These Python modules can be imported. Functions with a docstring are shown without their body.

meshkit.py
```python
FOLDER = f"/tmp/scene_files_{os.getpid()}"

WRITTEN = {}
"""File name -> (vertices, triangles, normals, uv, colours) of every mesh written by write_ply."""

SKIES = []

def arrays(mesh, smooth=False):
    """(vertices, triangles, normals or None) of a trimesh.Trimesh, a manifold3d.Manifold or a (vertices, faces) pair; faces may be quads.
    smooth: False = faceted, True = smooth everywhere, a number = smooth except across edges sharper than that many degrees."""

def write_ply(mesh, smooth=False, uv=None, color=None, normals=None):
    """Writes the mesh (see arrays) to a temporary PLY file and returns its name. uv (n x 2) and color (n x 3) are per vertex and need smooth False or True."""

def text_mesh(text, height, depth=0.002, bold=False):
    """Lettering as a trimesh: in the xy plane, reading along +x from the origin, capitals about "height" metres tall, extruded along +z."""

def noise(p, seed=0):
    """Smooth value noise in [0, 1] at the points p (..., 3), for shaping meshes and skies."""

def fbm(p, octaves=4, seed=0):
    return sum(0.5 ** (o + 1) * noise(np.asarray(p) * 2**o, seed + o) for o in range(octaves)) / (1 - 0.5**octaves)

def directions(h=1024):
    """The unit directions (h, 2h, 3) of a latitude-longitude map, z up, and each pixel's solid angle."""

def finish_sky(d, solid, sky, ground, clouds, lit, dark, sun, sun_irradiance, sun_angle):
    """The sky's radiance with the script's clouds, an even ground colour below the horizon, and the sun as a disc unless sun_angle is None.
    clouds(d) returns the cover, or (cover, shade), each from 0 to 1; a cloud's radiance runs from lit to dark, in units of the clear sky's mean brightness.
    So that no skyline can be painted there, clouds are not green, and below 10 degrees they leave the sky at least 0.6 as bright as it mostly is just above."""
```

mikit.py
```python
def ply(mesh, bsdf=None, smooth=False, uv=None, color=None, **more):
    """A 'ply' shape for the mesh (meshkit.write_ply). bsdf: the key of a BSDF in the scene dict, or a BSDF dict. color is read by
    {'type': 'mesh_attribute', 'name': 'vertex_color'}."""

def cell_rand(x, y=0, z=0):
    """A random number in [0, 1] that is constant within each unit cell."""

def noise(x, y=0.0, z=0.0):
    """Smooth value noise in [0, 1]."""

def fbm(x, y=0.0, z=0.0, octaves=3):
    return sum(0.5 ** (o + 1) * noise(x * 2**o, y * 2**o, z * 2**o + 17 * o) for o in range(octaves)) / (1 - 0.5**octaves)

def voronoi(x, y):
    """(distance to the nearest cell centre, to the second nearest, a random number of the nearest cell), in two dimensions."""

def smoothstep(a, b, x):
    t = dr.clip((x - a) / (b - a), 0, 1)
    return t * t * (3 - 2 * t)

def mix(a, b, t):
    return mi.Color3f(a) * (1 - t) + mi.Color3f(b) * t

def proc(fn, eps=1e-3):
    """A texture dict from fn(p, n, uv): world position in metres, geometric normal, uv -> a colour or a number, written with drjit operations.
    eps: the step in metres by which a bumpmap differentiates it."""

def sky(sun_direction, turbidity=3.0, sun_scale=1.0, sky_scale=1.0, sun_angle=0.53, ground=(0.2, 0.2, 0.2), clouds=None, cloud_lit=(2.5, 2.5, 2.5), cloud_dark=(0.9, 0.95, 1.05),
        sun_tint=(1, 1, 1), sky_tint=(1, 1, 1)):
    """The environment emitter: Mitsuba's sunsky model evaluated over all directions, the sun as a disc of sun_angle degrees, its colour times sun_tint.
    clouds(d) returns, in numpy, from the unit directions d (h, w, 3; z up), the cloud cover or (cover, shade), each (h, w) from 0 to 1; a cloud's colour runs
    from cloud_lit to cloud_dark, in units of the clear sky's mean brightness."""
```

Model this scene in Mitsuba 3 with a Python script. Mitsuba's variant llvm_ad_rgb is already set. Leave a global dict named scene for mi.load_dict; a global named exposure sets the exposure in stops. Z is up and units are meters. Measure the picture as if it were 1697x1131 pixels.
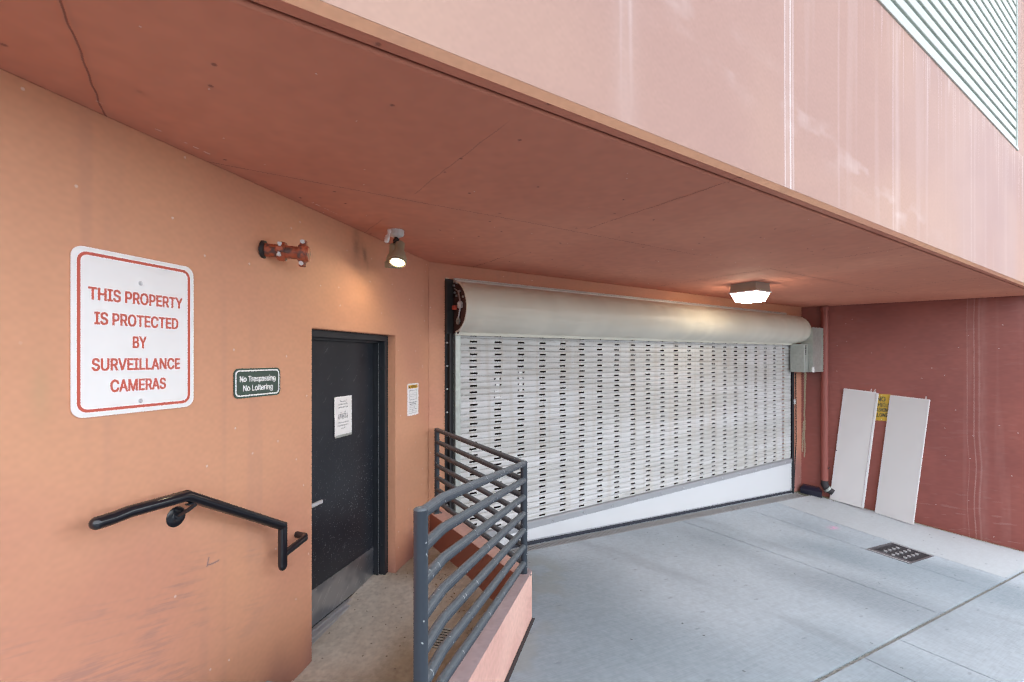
import math, random
import numpy as np, trimesh, shapely
import shapely.geometry as sg
import drjit as dr
import mitsuba as mi
import mikit, meshkit
from mikit import proc, fbm, noise, voronoi, smoothstep, mix, cell_rand

T = mi.ScalarTransform4f
scene, labels = {}, {}

# ------------------------------------------------------------------ camera, sky, exposure
# x runs along the roller-door wall, y into the building, z up; z = 0 is the lens height above the pavement
CAM = np.array([-1.873, -4.3025, 0.0])
FWD = np.array([0.5541, 0.8325, 0.0])
exposure = 3.82
scene['camera'] = {
    'type': 'perspective', 'fov_axis': 'x', 'fov': math.degrees(2 * math.atan(848.5 / 770.0)),
    'principal_point_offset_y': (565.5 - 593.0) / 1131.0,
    'near_clip': 0.05, 'far_clip': 600.0,
    'to_world': T().look_at(origin=CAM.tolist(), target=(CAM + FWD).tolist(), up=[0, 0, 1])}
def thin_cloud(d):
    return 0.45 + 0.5 * meshkit.fbm(d * np.array([2.2, 2.2, 5.0]), 4, 3)


scene['sky'] = mikit.sky([-0.25, 0.75, 0.80], turbidity=3.0, sun_scale=0.6, sun_angle=3.0, clouds=thin_cloud, cloud_lit=(2.36, 2.3, 2.22))

# ------------------------------------------------------------------ plans of the walls
CEIL = 0.954                                   # underside of the soffit
FACE_Y = -2.9495                               # street face of the wall above the recess
DL, NL = np.array([0.75756, 0.65276]), np.array([0.65276, -0.75756])    # plastered wall with the door: direction, normal
DR, NR = np.array([0.35898, -0.93335]), np.array([-0.93335, -0.35898])  # red side wall
R0 = np.array([7.595, 0.0])


def ground_z(x, y):
    zb, zj, t, e = -2.05 - 0.0605 * x, -1.81 - 0.138 * x, -y / 2.95, 0.06 - 0.0128 * x
    return np.where(t <= 1, zb * (1 - t) + zj * t + e * 4 * t * (1 - t), zj + 0.02 * (y + 2.95))


def landing_z(x, y):
    s = x * DL[0] + y * DL[1]
    return -1.84 + 0.0926 * np.minimum(s + 0.566, 0)


# ------------------------------------------------------------------ helpers
def add(key, mesh, bsdf, smooth=False, label=None, cat=None, group=None, kind=None):
    scene[key] = mikit.ply(mesh, bsdf, smooth=smooth)
    if label or kind or group or cat:
        tag(key, label, cat, group, kind)
    return key


def tag(key, label=None, cat=None, group=None, kind=None):
    labels[key] = {k: v for k, v in (('label', label), ('category', cat), ('group', group), ('kind', kind)) if v}
    return key


def num(name, i):
    return name if i == 0 else f'{name}_{i:03d}'


def cat(*m):
    return trimesh.util.concatenate([x for x in m if x is not None])


def hull(pts):
    return trimesh.convex.convex_hull(np.asarray(pts, float))


def box(x0, x1, y0, y1, z0, z1, c=0.0):
    """A box, its edges chamfered by c."""
    if c <= 0:
        return trimesh.creation.box(bounds=[[x0, y0, z0], [x1, y1, z1]])
    p = []
    for sx, a in ((1, x0), (-1, x1)):
        for sy, b in ((1, y0), (-1, y1)):
            for sz, d in ((1, z0), (-1, z1)):
                p += [[a, b + sy * c, d + sz * c], [a + sx * c, b, d + sz * c], [a + sx * c, b + sy * c, d]]
    return hull(p)


def place(mesh, o, x, y, z):
    """The mesh moved from its own axes to origin o and axes x, y, z."""
    m = np.eye(4)
    m[:3, 0], m[:3, 1], m[:3, 2], m[:3, 3] = x, y, z, o
    out = mesh.copy()
    out.apply_transform(m)
    return out


UP = np.array([0, 0, 1.0])
def v3(p, z=0.0): return np.array([p[0], p[1], z])
def onL(mesh): return place(mesh, np.zeros(3), v3(DL), UP, v3(NL))               # local x = s along the wall, y = z, z = off the wall
def onR(mesh): return place(mesh, v3(R0), v3(DR), UP, v3(NR))
def onB(mesh): return place(mesh, np.zeros(3), np.array([1.0, 0, 0]), UP, np.array([0, -1.0, 0]))
def ptL(s, z, off=0.0): return v3(DL * s + NL * off, z)
def ptR(r, z, off=0.0): return v3(R0 + DR * r + NR * off, z)


def prism(poly, depth):
    return cat(*[trimesh.creation.extrude_polygon(g, depth, engine='earcut') for g in getattr(poly, 'geoms', [poly])])


def rrect(x0, x1, y0, y1, r, seg=6):
    return sg.box(x0 + r, y0 + r, x1 - r, y1 - r).buffer(r, quad_segs=seg)


def tube(points, r, n=14, caps=True, radii=None):
    """A mitred tube along a polyline."""
    p = [np.asarray(q, float) for q in points]
    seg = [(b - a) / np.linalg.norm(b - a) for a, b in zip(p, p[1:])]
    d = seg[0]
    u = np.cross(d, UP if abs(d[2]) < 0.9 else [1.0, 0, 0]); u /= np.linalg.norm(u)
    rings, ang = [], np.arange(n) * 2 * math.pi / n
    for i, c in enumerate(p):
        din = seg[max(i - 1, 0)]; dout = seg[min(i, len(seg) - 1)]
        t = din + dout; t /= np.linalg.norm(t)
        u = u - din * (u @ din); u /= np.linalg.norm(u)
        w = np.cross(din, u)
        rr = radii[i] if radii is not None else r
        ring = np.cos(ang)[:, None] * u * rr + np.sin(ang)[:, None] * w * rr
        ring = ring - din * ((ring @ t) / (din @ t))[:, None]
        rings.append(c + ring)
        u = u - dout * (u @ dout)
        u /= np.linalg.norm(u)
    v = np.vstack(rings); f = []
    for i in range(len(p) - 1):
        for j in range(n):
            a, b = i * n + j, i * n + (j + 1) % n
            f += [[a, a + n, b + n], [a, b + n, b]]
    if caps:
        v = np.vstack([v, p[0], p[-1]]); k = len(v)
        for j in range(n):
            f += [[k - 2, j, (j + 1) % n], [k - 1, (len(p) - 1) * n + (j + 1) % n, (len(p) - 1) * n + j]]
    m = trimesh.Trimesh(v, f, process=False)
    m.fix_normals()
    return m


def cyl(a, b, r, n=20):
    return tube([a, b], r, n)


def lathe(profile, n=32):
    """Revolved about z: (radius, height) pairs."""
    return trimesh.creation.revolve(np.array(profile, float), sections=n)


def axes(d):
    d = np.asarray(d, float) / np.linalg.norm(d)
    x = np.cross(UP if abs(d[2]) < 0.95 else [1.0, 0, 0], d); x /= np.linalg.norm(x)
    return x, np.cross(d, x), d


def sheet(poly, top, depth, step=0.3, zf=ground_z):
    """A slab over a plan polygon whose top follows zf + top."""
    m = prism(poly, depth)
    v, f = trimesh.remesh.subdivide_to_size(m.vertices, m.faces, step, max_iter=12)
    m = trimesh.Trimesh(v, f, process=False)
    m.vertices[:, 2] += zf(m.vertices[:, 0], m.vertices[:, 1]) + top - depth
    return m


def text_lines(lines, cx, heights, ys, depth, bold=True, squeeze=None):
    """Lettering centred on cx, one line at each baseline height ys."""
    out = []
    for i, (t, h, y) in enumerate(zip(lines, heights, ys)):
        m = meshkit.text_mesh(t, h, depth, bold)
        w = m.bounds[1][0] - m.bounds[0][0]
        k = 1.0 if squeeze is None else squeeze[i] / w
        m.apply_transform(np.diag([k, 1, 1, 1]))
        m.apply_translation([cx - (m.bounds[0][0] + m.bounds[1][0]) / 2, y, 0])
        out.append(m)
    return out


def add_text(key, lines, z, to, bsdf, bold=0.0):
    for i, m in enumerate(lines):
        m = thick(m, bold) if bold else m
        m.apply_translation([0, 0, z])
        add(num(key, i), to(m), bsdf)


def thick(m, d):
    """Bolder lettering: two copies a little apart."""
    a, b = m.copy(), m.copy()
    a.apply_translation([-d / 2, 0, 0]); b.apply_translation([d / 2, 0, 0.0002])
    return cat(a, b)


def rgb(*c): return {'type': 'rgb', 'value': list(c)}


def mat(name, color, rough=0.5, metal=0.0, spec=0.5, coat=0.0, bump=None, **more):
    b = {'type': 'principled', 'base_color': color if isinstance(color, dict) else rgb(*color), 'roughness': rough, 'metallic': metal, 'specular': spec, 'clearcoat': coat, **more}
    if bump:
        b = {'type': 'bumpmap', 'scale': bump[1], 'tex': bump[0], 'nested': b}
    scene[name] = {'type': 'twosided', 'nested': b}


def spot(x, a, b, soft):
    return smoothstep(a - soft, a + soft, x) * (1 - smoothstep(b - soft, b + soft, x))


def step_on(x, a):
    return dr.select(x < a, mi.Float(1), mi.Float(0))


def gauss(x, c, w):
    return dr.exp(-dr.square((x - c) / w))


# ------------------------------------------------------------------ materials
def plaster_color(p, n, uv):
    s = p.x * DL[0] + p.y * DL[1]
    big = fbm(s * 0.9, p.z * 0.9, p.x * 0.2, 3)
    c = mix((0.700, 0.355, 0.212), (0.635, 0.298, 0.196), smoothstep(0.35, 0.65, big))
    fine = noise(p.x * 60, p.y * 60, p.z * 60)
    c = c * (0.965 + 0.07 * fine)
    # grey scuffs below the handrail
    zone = spot(s, -3.7, -2.2, 0.35) * spot(p.z, -1.5, -0.95, 0.12)
    sc = 0.55 * fbm((s - p.z * 0.8) * 4, (p.z + s * 0.3) * 7, 3.0, 2) + 0.45 * fbm((s - p.z * 0.8) * 9, (p.z + s * 0.25) * 95, 3.0, 3)
    c = mix(c, (0.33, 0.20, 0.19), 0.38 * zone * smoothstep(0.50, 0.80, sc))
    # dirt rising from the floor
    foot = 1 - smoothstep(-1.95, -1.45, p.z + 0.25 * fbm(s * 5, p.z * 2, 0.0, 2))
    c = mix(c, (0.22, 0.10, 0.12), 0.65 * foot)
    drip = smoothstep(0.58, 0.8, fbm(s * 13, p.z * 0.6, 7.0, 2)) * smoothstep(0.3, 0.6, noise(s * 1.3, p.z * 0.9))
    c = mix(c, (0.47, 0.25, 0.20), 0.18 * drip)
    # shadow of the floodlight fixture, painted into the wall colour
    fixture_shadow = gauss(s, -1.22, 0.045) * gauss(p.z, 0.84, 0.10) + 0.9 * gauss(s + 0.25 * (p.z - 0.78), -1.11, 0.03) * gauss(p.z, 0.79, 0.09)
    c = mix(c, (0.16, 0.08, 0.06), 0.6 * dr.minimum(fixture_shadow, 1) * smoothstep(0.2, 0.6, fbm(s * 16, p.z * 9, 1.0, 2)))
    ds, dz = s + 2.427, p.z + 0.999
    mark = gauss(ds - 0.25 * dz, -0.018, 0.004) * spot(dz, -0.018, 0.024, 0.004) + gauss(dz - 3.0 * dr.square(ds - 0.02), -0.016, 0.004) * spot(ds, -0.018, 0.045, 0.004)
    c = mix(c, (0.20, 0.15, 0.18), 0.7 * dr.minimum(mark, 1))
    # patched filler left of the sign, pale chips
    patch = gauss(s, -3.10, 0.03) * gauss(p.z, -0.12, 0.11)
    c = mix(c, (0.56, 0.36, 0.20), 0.4 * patch)
    d1, d2, r = voronoi(s * 7, p.z * 7)
    chip = (1 - smoothstep(0.03, 0.05, d1)) * smoothstep(0.80, 0.82, r)
    return mix(c, (0.80, 0.66, 0.55), 0.7 * chip)


def stucco_bump(p, n, uv):
    return 0.75 * fbm(p.x * 55, p.y * 55, p.z * 55, 3) + 0.5 * fbm(p.x * 5, p.y * 5, p.z * 5, 2)


def fascia_color(p, n, uv):
    big = fbm(p.x * 0.7, p.z * 0.9, 0.0, 3)
    c = mix((0.515, 0.325, 0.255), (0.440, 0.265, 0.222), smoothstep(0.3, 0.7, big))
    c = c * (0.96 + 0.08 * noise(p.x * 70, p.y * 70, p.z * 70))
    wob = 0.012 * (noise(p.z * 3.0, 5.0) - 0.5)
    x = p.x + wob
    st = 0.95 * gauss(x, 0.975, 0.0085) + 0.6 * gauss(x, 0.913, 0.006) + 0.18 * gauss(x, 0.94, 0.03) + 0.40 * gauss(x, 1.006, 0.010)
    top = smoothstep(0.85, 2.3, p.z)
    st = st + top * (0.55 * gauss(x, -0.371, 0.010) + 0.40 * gauss(x, -0.43, 0.008)) + 0.12 * gauss(x, -0.40, 0.07)
    st = st + 0.25 * gauss(x, 2.556, 0.014) + 0.20 * gauss(x, 2.63, 0.04) + 0.30 * gauss(x, 4.672, 0.016) + 0.18 * gauss(x, 4.80, 0.025) + 0.12 * gauss(x, 1.61, 0.014)
    # run-off that starts at the louvre sill and thins out downwards
    start = cell_rand(dr.floor(p.x * 24), 3, 1)
    under = smoothstep(2.60 - 1.5 * start * start, 2.62, p.z) * smoothstep(1.9, 2.3, p.x) * step_on(p.z, 2.62)
    st = st + 0.55 * under * smoothstep(0.50, 0.85, noise(p.x * 48, p.z * 0.4)) * (0.4 + 0.6 * cell_rand(dr.floor(p.x * 24), 5, 1))
    st = st + 0.10 * smoothstep(0.58, 0.75, fbm(p.x * 9, p.z * 0.35, 9.0, 2)) * smoothstep(0.0, 2.0, p.x)
    haze = gauss(p.z - 1.60 + 0.16 * p.x, 0.0, 0.12) * smoothstep(0.45, 0.85, fbm(p.x * 4, p.z * 9, 4.0, 3))
    c = mix(c, (0.76, 0.68, 0.67), dr.minimum(st + 0.30 * haze, 1) * (0.65 + 0.35 * noise(p.x * 50, p.z * 14)))
    # grey blotches, stronger towards the louvre end
    return mix(c, (0.44, 0.33, 0.34), 0.35 * smoothstep(1.0, 5.0, p.x) * smoothstep(0.25, 0.7, fbm(p.x * 1.1, p.z * 0.5, 6.0, 2)))


def soffit_lines(p):
    k = (p.x + 0.83 + 0.018 * noise(p.y * 1.5, 3.0) + 0.008 * noise(p.y * 14, 9.0)) / 1.345
    i = dr.floor(k + 0.5)
    d = dr.abs(k - i) * 1.345
    on = smoothstep(0.30, 0.42, noise(i * 3.1 + 7, p.y * 1.4)) * (0.35 + 0.65 * cell_rand(i, 4, 4))
    e = dr.abs(p.y + 1.62 + 0.02 * noise(p.x * 1.2, 8.0) + 0.05 * p.x * 0.3)
    on2 = smoothstep(0.42, 0.55, noise(p.x * 0.8, 21.0)) * 0.6
    return d, on, e, on2


def soffit_color(p, n, uv):
    c = mix((0.585, 0.240, 0.160), (0.525, 0.202, 0.136), smoothstep(0.3, 0.7, fbm(p.x * 0.8, p.y * 0.8, 0.0, 3)))
    c = c * (0.93 + 0.14 * fbm(p.x * 18, p.y * 18, p.z * 4, 2))
    d, on, e, on2 = soffit_lines(p)
    line = dr.maximum((1 - smoothstep(0.0012, 0.0045, d)) * on, (1 - smoothstep(0.0012, 0.005, e)) * on2)
    c = mix(c, (0.15, 0.055, 0.045), 0.75 * line)
    d1, d2, r = voronoi(p.x * 5, p.y * 5)
    c = mix(c, (0.14, 0.05, 0.04), (1 - smoothstep(0.02, 0.06, d1)) * smoothstep(0.80, 0.82, r) * 0.6)
    # pale drips along the plastered wall and a few pale nicks
    off = p.x * NL[0] + p.y * NL[1]
    s = p.x * DL[0] + p.y * DL[1]
    near = gauss(off, 0.085, 0.004) * smoothstep(0.60, 0.68, noise(s * 70, 3.0)) * smoothstep(0.4, 0.5, noise(s * 7, 1.0)) * spot(s, -3.6, -1.6, 0.2)
    e1, e2, r2 = voronoi(p.x * 3.3 + 11, p.y * 3.3)
    nick = (1 - smoothstep(0.008, 0.016, e1)) * smoothstep(0.7, 0.72, r2)
    return mix(c, (0.75, 0.62, 0.56), dr.minimum(near + nick, 1) * 0.8)


def soffit_bump(p, n, uv):
    d, on, e, on2 = soffit_lines(p)
    ridge = 1.2 * gauss(d, 0.008, 0.005) * on + 2.0 * gauss(e, 0.012, 0.008) * on2
    d1, d2, r = voronoi(p.x * 5, p.y * 5)
    pit = (1 - smoothstep(0.02, 0.09, d1)) * smoothstep(0.70, 0.72, r)
    return 0.5 * fbm(p.x * 40, p.y * 40, p.z * 10, 3) + 1.8 * fbm(p.x * 3, p.y * 9, 0.0, 3) + ridge - 2.0 * pit


def red_color(p, n, uv):
    r = (p.x - R0[0]) * DR[0] + p.y * DR[1]
    c = mix((0.300, 0.083, 0.062), (0.245, 0.064, 0.050), smoothstep(0.3, 0.7, fbm(r * 0.9, p.z * 0.9, 4.0, 3)))
    c = c * (0.92 + 0.16 * fbm(r * 14, p.z * 30, 1.0, 2))
    x = r + 0.03 * (noise(p.z * 1.7, 2.0) - 0.5)
    st = 0.5 * gauss(x, 2.37, 0.008) + 0.3 * gauss(x, 2.43, 0.012) + 0.18 * gauss(x, 2.47, 0.05) + 0.30 * gauss(x, 2.29, 0.006)
    st = st + 0.12 * smoothstep(0.6, 0.8, fbm(r * 8, p.z * 0.4, 1.0, 2)) * smoothstep(1.8, 2.2, r)
    c = mix(c, (0.54, 0.32, 0.29), 0.8 * dr.minimum(st, 1) * (0.5 + 0.5 * noise(p.z * 9, r * 40)))
    low = 1 - smoothstep(-2.7, -1.9, p.z)
    d1, d2, q = voronoi(r * 6, p.z * 9)
    c = mix(c, (0.66, 0.52, 0.50), 0.6 * (1 - smoothstep(0.03, 0.07, d1)) * smoothstep(0.94, 0.95, q))
    sc = smoothstep(0.66, 0.80, fbm(r * 5, p.z * 22, 2.0, 3))
    c = mix(c, (0.40, 0.21, 0.20), 0.25 * sc * (0.3 + 0.7 * low))
    return c


def concrete_color(p, n, uv):
    big = fbm(p.x * 0.55, p.y * 0.55, 0.0, 3)
    c = mix((0.245, 0.298, 0.335), (0.375, 0.428, 0.466), smoothstep(0.3, 0.7, big))
    # darker stripe where the cars run
    c = mix(c, (0.215, 0.25, 0.28), 0.65 * gauss(p.x + 0.15 * p.y, 3.1, 0.75) * smoothstep(0.2, 0.7, fbm(p.x * 1.2, p.y * 0.8, 5.0, 2)))
    c = c * (0.90 + 0.20 * fbm(p.x * 34, p.y * 34, 0.0, 3))
    br = noise(p.x * 9, p.y * 170)
    c = c * (0.95 + 0.10 * br)
    pale = smoothstep(6.20, 6.24, p.x) * smoothstep(-2.95, -2.9, p.y)
    c = mix(c, (0.50, 0.52, 0.515), 0.45 * pale)
    wall = (p.x - R0[0]) * NR[0] + p.y * NR[1]
    moss = (1 - smoothstep(0.02, 0.22, wall + 0.12 * fbm(p.x * 6, p.y * 6, 0.0, 2))) * smoothstep(-2.95, -2.8, p.y) * smoothstep(5.5, 6.5, p.x)
    c = mix(c, (0.16, 0.20, 0.09), 0.9 * moss)
    curb = p.x * 0.688 - p.y * 0.725 - 1.221
    c = mix(c, (0.25, 0.27, 0.25), 0.5 * (1 - smoothstep(0.0, 0.35, curb)) * smoothstep(0.35, 0.6, fbm(p.x * 5, p.y * 5, 2.0, 3)) * (1 - smoothstep(0.9, 1.2, p.x)))
    pink = gauss(p.x, 5.86, 0.10) * gauss(p.y, -1.22, 0.045) * smoothstep(0.3, 0.6, fbm(p.x * 30, p.y * 30, 0.0, 2))
    c = mix(c, (0.85, 0.22, 0.50), 0.75 * pink)
    d1, d2, q = voronoi(p.x * 4, p.y * 4)
    c = mix(c, (0.10, 0.10, 0.10), 0.8 * (1 - smoothstep(0.02, 0.05, d1)) * smoothstep(0.92, 0.93, q))
    e1, e2, q2 = voronoi(p.x * 2.3 + p.y * 0.6, p.y * 7 + 4)
    c = mix(c, (0.16, 0.18, 0.21), 0.45 * (1 - smoothstep(0.03, 0.10, e1)) * smoothstep(0.82, 0.84, q2))
    tyre = gauss(p.x + 0.10 * p.y, 1.75, 0.13) + gauss(p.x + 0.10 * p.y, 3.95, 0.13)
    c = mix(c, (0.20, 0.225, 0.25), 0.35 * dr.minimum(tyre, 1) * smoothstep(0.3, 0.75, fbm(p.x * 5, p.y * 1.4, 3.0, 3)))
    return c


def concrete_bump(p, n, uv):
    return fbm(p.x * 60, p.y * 60, p.z * 20, 3) + 0.5 * noise(p.x * 8, p.y * 140)


def landing_color(p, n, uv):
    c = mix((0.30, 0.235, 0.165), (0.47, 0.42, 0.35), smoothstep(0.3, 0.7, fbm(p.x * 2.2, p.y * 2.2, 0.0, 3)))
    s = p.x * DL[0] + p.y * DL[1]
    off = p.x * NL[0] + p.y * NL[1]
    c = mix(c, (0.56, 0.54, 0.49), 0.6 * spot(s, -1.8, -0.75, 0.2) * (1 - smoothstep(0.3, 0.6, off)))
    c = c * (0.80 + 0.40 * fbm(p.x * 40, p.y * 40, 0.0, 3))
    d1, d2, q = voronoi(p.x * 14, p.y * 14)
    return mix(c, (0.10, 0.08, 0.06), 0.7 * (1 - smoothstep(0.05, 0.12, d1)) * smoothstep(0.82, 0.84, q))


def worn_skylit_black(p, n, uv):
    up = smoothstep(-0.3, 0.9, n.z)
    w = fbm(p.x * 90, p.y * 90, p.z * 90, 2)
    c = mix((0.022, 0.031, 0.045), (0.120, 0.146, 0.165), up * up * (0.62 + 0.38 * w))  # upper sides paler: dust, with reflected sky put into the colour
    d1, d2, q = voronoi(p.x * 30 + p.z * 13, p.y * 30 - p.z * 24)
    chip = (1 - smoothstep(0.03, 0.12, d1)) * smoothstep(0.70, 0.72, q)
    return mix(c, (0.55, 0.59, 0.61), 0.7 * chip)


def door_black(p, n, uv):
    s = p.x * DL[0] + p.y * DL[1]
    c = mix((0.010, 0.014, 0.021), (0.026, 0.031, 0.040), fbm(s * 4, p.z * 3, 0.0, 3))
    low = 1 - smoothstep(-1.15, -0.4, p.z)
    sp = smoothstep(0.76, 0.88, fbm(s * 130, p.z * 130, 2.0, 2))
    sr = smoothstep(0.84, 0.92, fbm((s + p.z * 0.8) * 7, (p.z - s) * 75, 1.0, 2))
    return mix(c, (0.30, 0.33, 0.36), 0.6 * sp * (0.08 + 0.92 * low) + 0.25 * sr)


def galvanised(p, n, uv):
    d1, d2, q = voronoi((p.x + p.y) * 38, p.z * 38)
    g = 0.36 + 0.16 * q + 0.10 * fbm(p.x * 9, p.y * 9, p.z * 9, 2)
    return mix((0.30, 0.33, 0.30), (0.66, 0.70, 0.66), g)


def shutter_paint(p, n, uv):
    c = mix((0.66, 0.67, 0.67), (0.57, 0.575, 0.56), smoothstep(0.35, 0.7, fbm(p.x * 0.8, p.z * 6, 0.0, 3)))
    band = smoothstep(0.50, 0.75, fbm(p.x * 1.3, p.z * 60, 3.0, 3))
    c = mix(c, (0.40, 0.375, 0.33), 0.38 * band)
    k = (p.z - 0.199) / 0.0661
    t = k - dr.floor(k)                                  # darker along the lower lip of every slat
    lip = 1 - smoothstep(0.02, 0.22, t + 0.1 * (noise(p.x * 5, p.z * 40) - 0.5))
    run = smoothstep(0.55, 0.8, fbm(p.x * 22, p.z * 1.2, 1.0, 2))
    c = mix(c, (0.26, 0.25, 0.22), lip * (0.35 + 0.35 * noise(p.x * 2.5, p.z * 31)))
    return mix(c, (0.44, 0.36, 0.27), 0.22 * run)


def hood_paint(p, n, uv):
    c = mix((0.70, 0.68, 0.60), (0.62, 0.58, 0.48), smoothstep(0.2, 0.75, p.z + 0.1 * fbm(p.x * 2, p.z * 5, 0.0, 2)))
    return c * (0.95 + 0.1 * noise(p.x * 9, p.z * 3))


def brushed(p, n, uv):
    s = p.x * DL[0] + p.y * DL[1]
    w = fbm(s * 5, p.z * 7, 0.0, 3)
    sc = smoothstep(0.72, 0.85, fbm((s + p.z) * 8, (p.z - s) * 70, 1.0, 2))
    return mix(mix((0.30, 0.34, 0.39), (0.50, 0.53, 0.57), smoothstep(0.3, 0.7, w)), (0.75, 0.77, 0.80), 0.5 * sc)


def rust_paint(p, n, uv):
    w = fbm(p.x * 40, p.y * 40, p.z * 40, 3)
    return mix((0.42, 0.10, 0.045), (0.12, 0.06, 0.05), smoothstep(0.4, 0.7, w))


def curb_color(p, n, uv):
    c = mix((0.60, 0.375, 0.315), (0.54, 0.315, 0.265), smoothstep(0.3, 0.7, fbm(p.x * 2, p.y * 2, p.z * 2, 3)))
    edge = p.x * 0.688 - p.y * 0.725 - 1.221          # distance outside the kerb's street face
    worn = smoothstep(-0.085, -0.055, edge + 0.03 * noise(p.x * 9, p.y * 9)) * smoothstep(0.5, 0.8, n.z)
    return mix(c, (0.34, 0.29, 0.31), 0.8 * worn) * (0.92 + 0.16 * noise(p.x * 50, p.y * 50, p.z * 50))


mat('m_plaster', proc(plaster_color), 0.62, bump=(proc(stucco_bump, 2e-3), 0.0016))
mat('m_fascia', proc(fascia_color), 0.7, bump=(scene['m_plaster']['nested']['tex'], 0.0022))
mat('m_soffit', proc(soffit_color), 0.75, spec=0.25, bump=(proc(soffit_bump, 2e-3), 0.0042))
mat('m_red', proc(red_color), 0.5, bump=(scene['m_plaster']['nested']['tex'], 0.0009))
mat('m_concrete', proc(concrete_color), 0.75, bump=(proc(concrete_bump, 2e-3), 0.0011))
mat('m_landing', proc(landing_color), 0.8, bump=(scene['m_concrete']['nested']['tex'], 0.0014))
mat('m_rail', proc(worn_skylit_black), 0.34, coat=0.5)
mat('m_handrail', (0.006, 0.009, 0.015), 0.16, coat=1.0, clearcoat_gloss=0.97)
mat('m_door', proc(door_black), 0.34)
mat('m_frame', (0.022, 0.027, 0.034), 0.38)
mat('m_galv', proc(galvanised), 0.42, 0.55)
mat('m_shutter', proc(shutter_paint), 0.42)
mat('m_hood', proc(hood_paint), 0.42, spec=0.3)
mat('m_rust', proc(rust_paint), 0.5)
mat('m_curb', proc(curb_color), 0.7, bump=(scene['m_plaster']['nested']['tex'], 0.0014))
mat('m_curb_inside', (0.24, 0.080, 0.050), 0.7)
mat('m_white', (0.80, 0.80, 0.80), 0.45)
mat('m_panel', (0.75, 0.73, 0.72), 0.38)
mat('m_skirt', (0.70, 0.72, 0.74), 0.35)
mat('m_seal', (0.03, 0.035, 0.05), 0.6)
mat('m_aluminium', (0.46, 0.48, 0.51), 0.42, 0.5)
mat('m_kick', proc(brushed), 0.30, 0.85)
mat('m_lever', (0.72, 0.73, 0.74), 0.3, 0.35)
mat('m_steel', (0.62, 0.64, 0.66), 0.3, 0.9)
mat('m_dark', (0.020, 0.020, 0.022), 0.55)
mat('m_brown', (0.07, 0.035, 0.03), 0.5)
mat('m_iron', (0.055, 0.05, 0.055), 0.6, 0.3)
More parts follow.
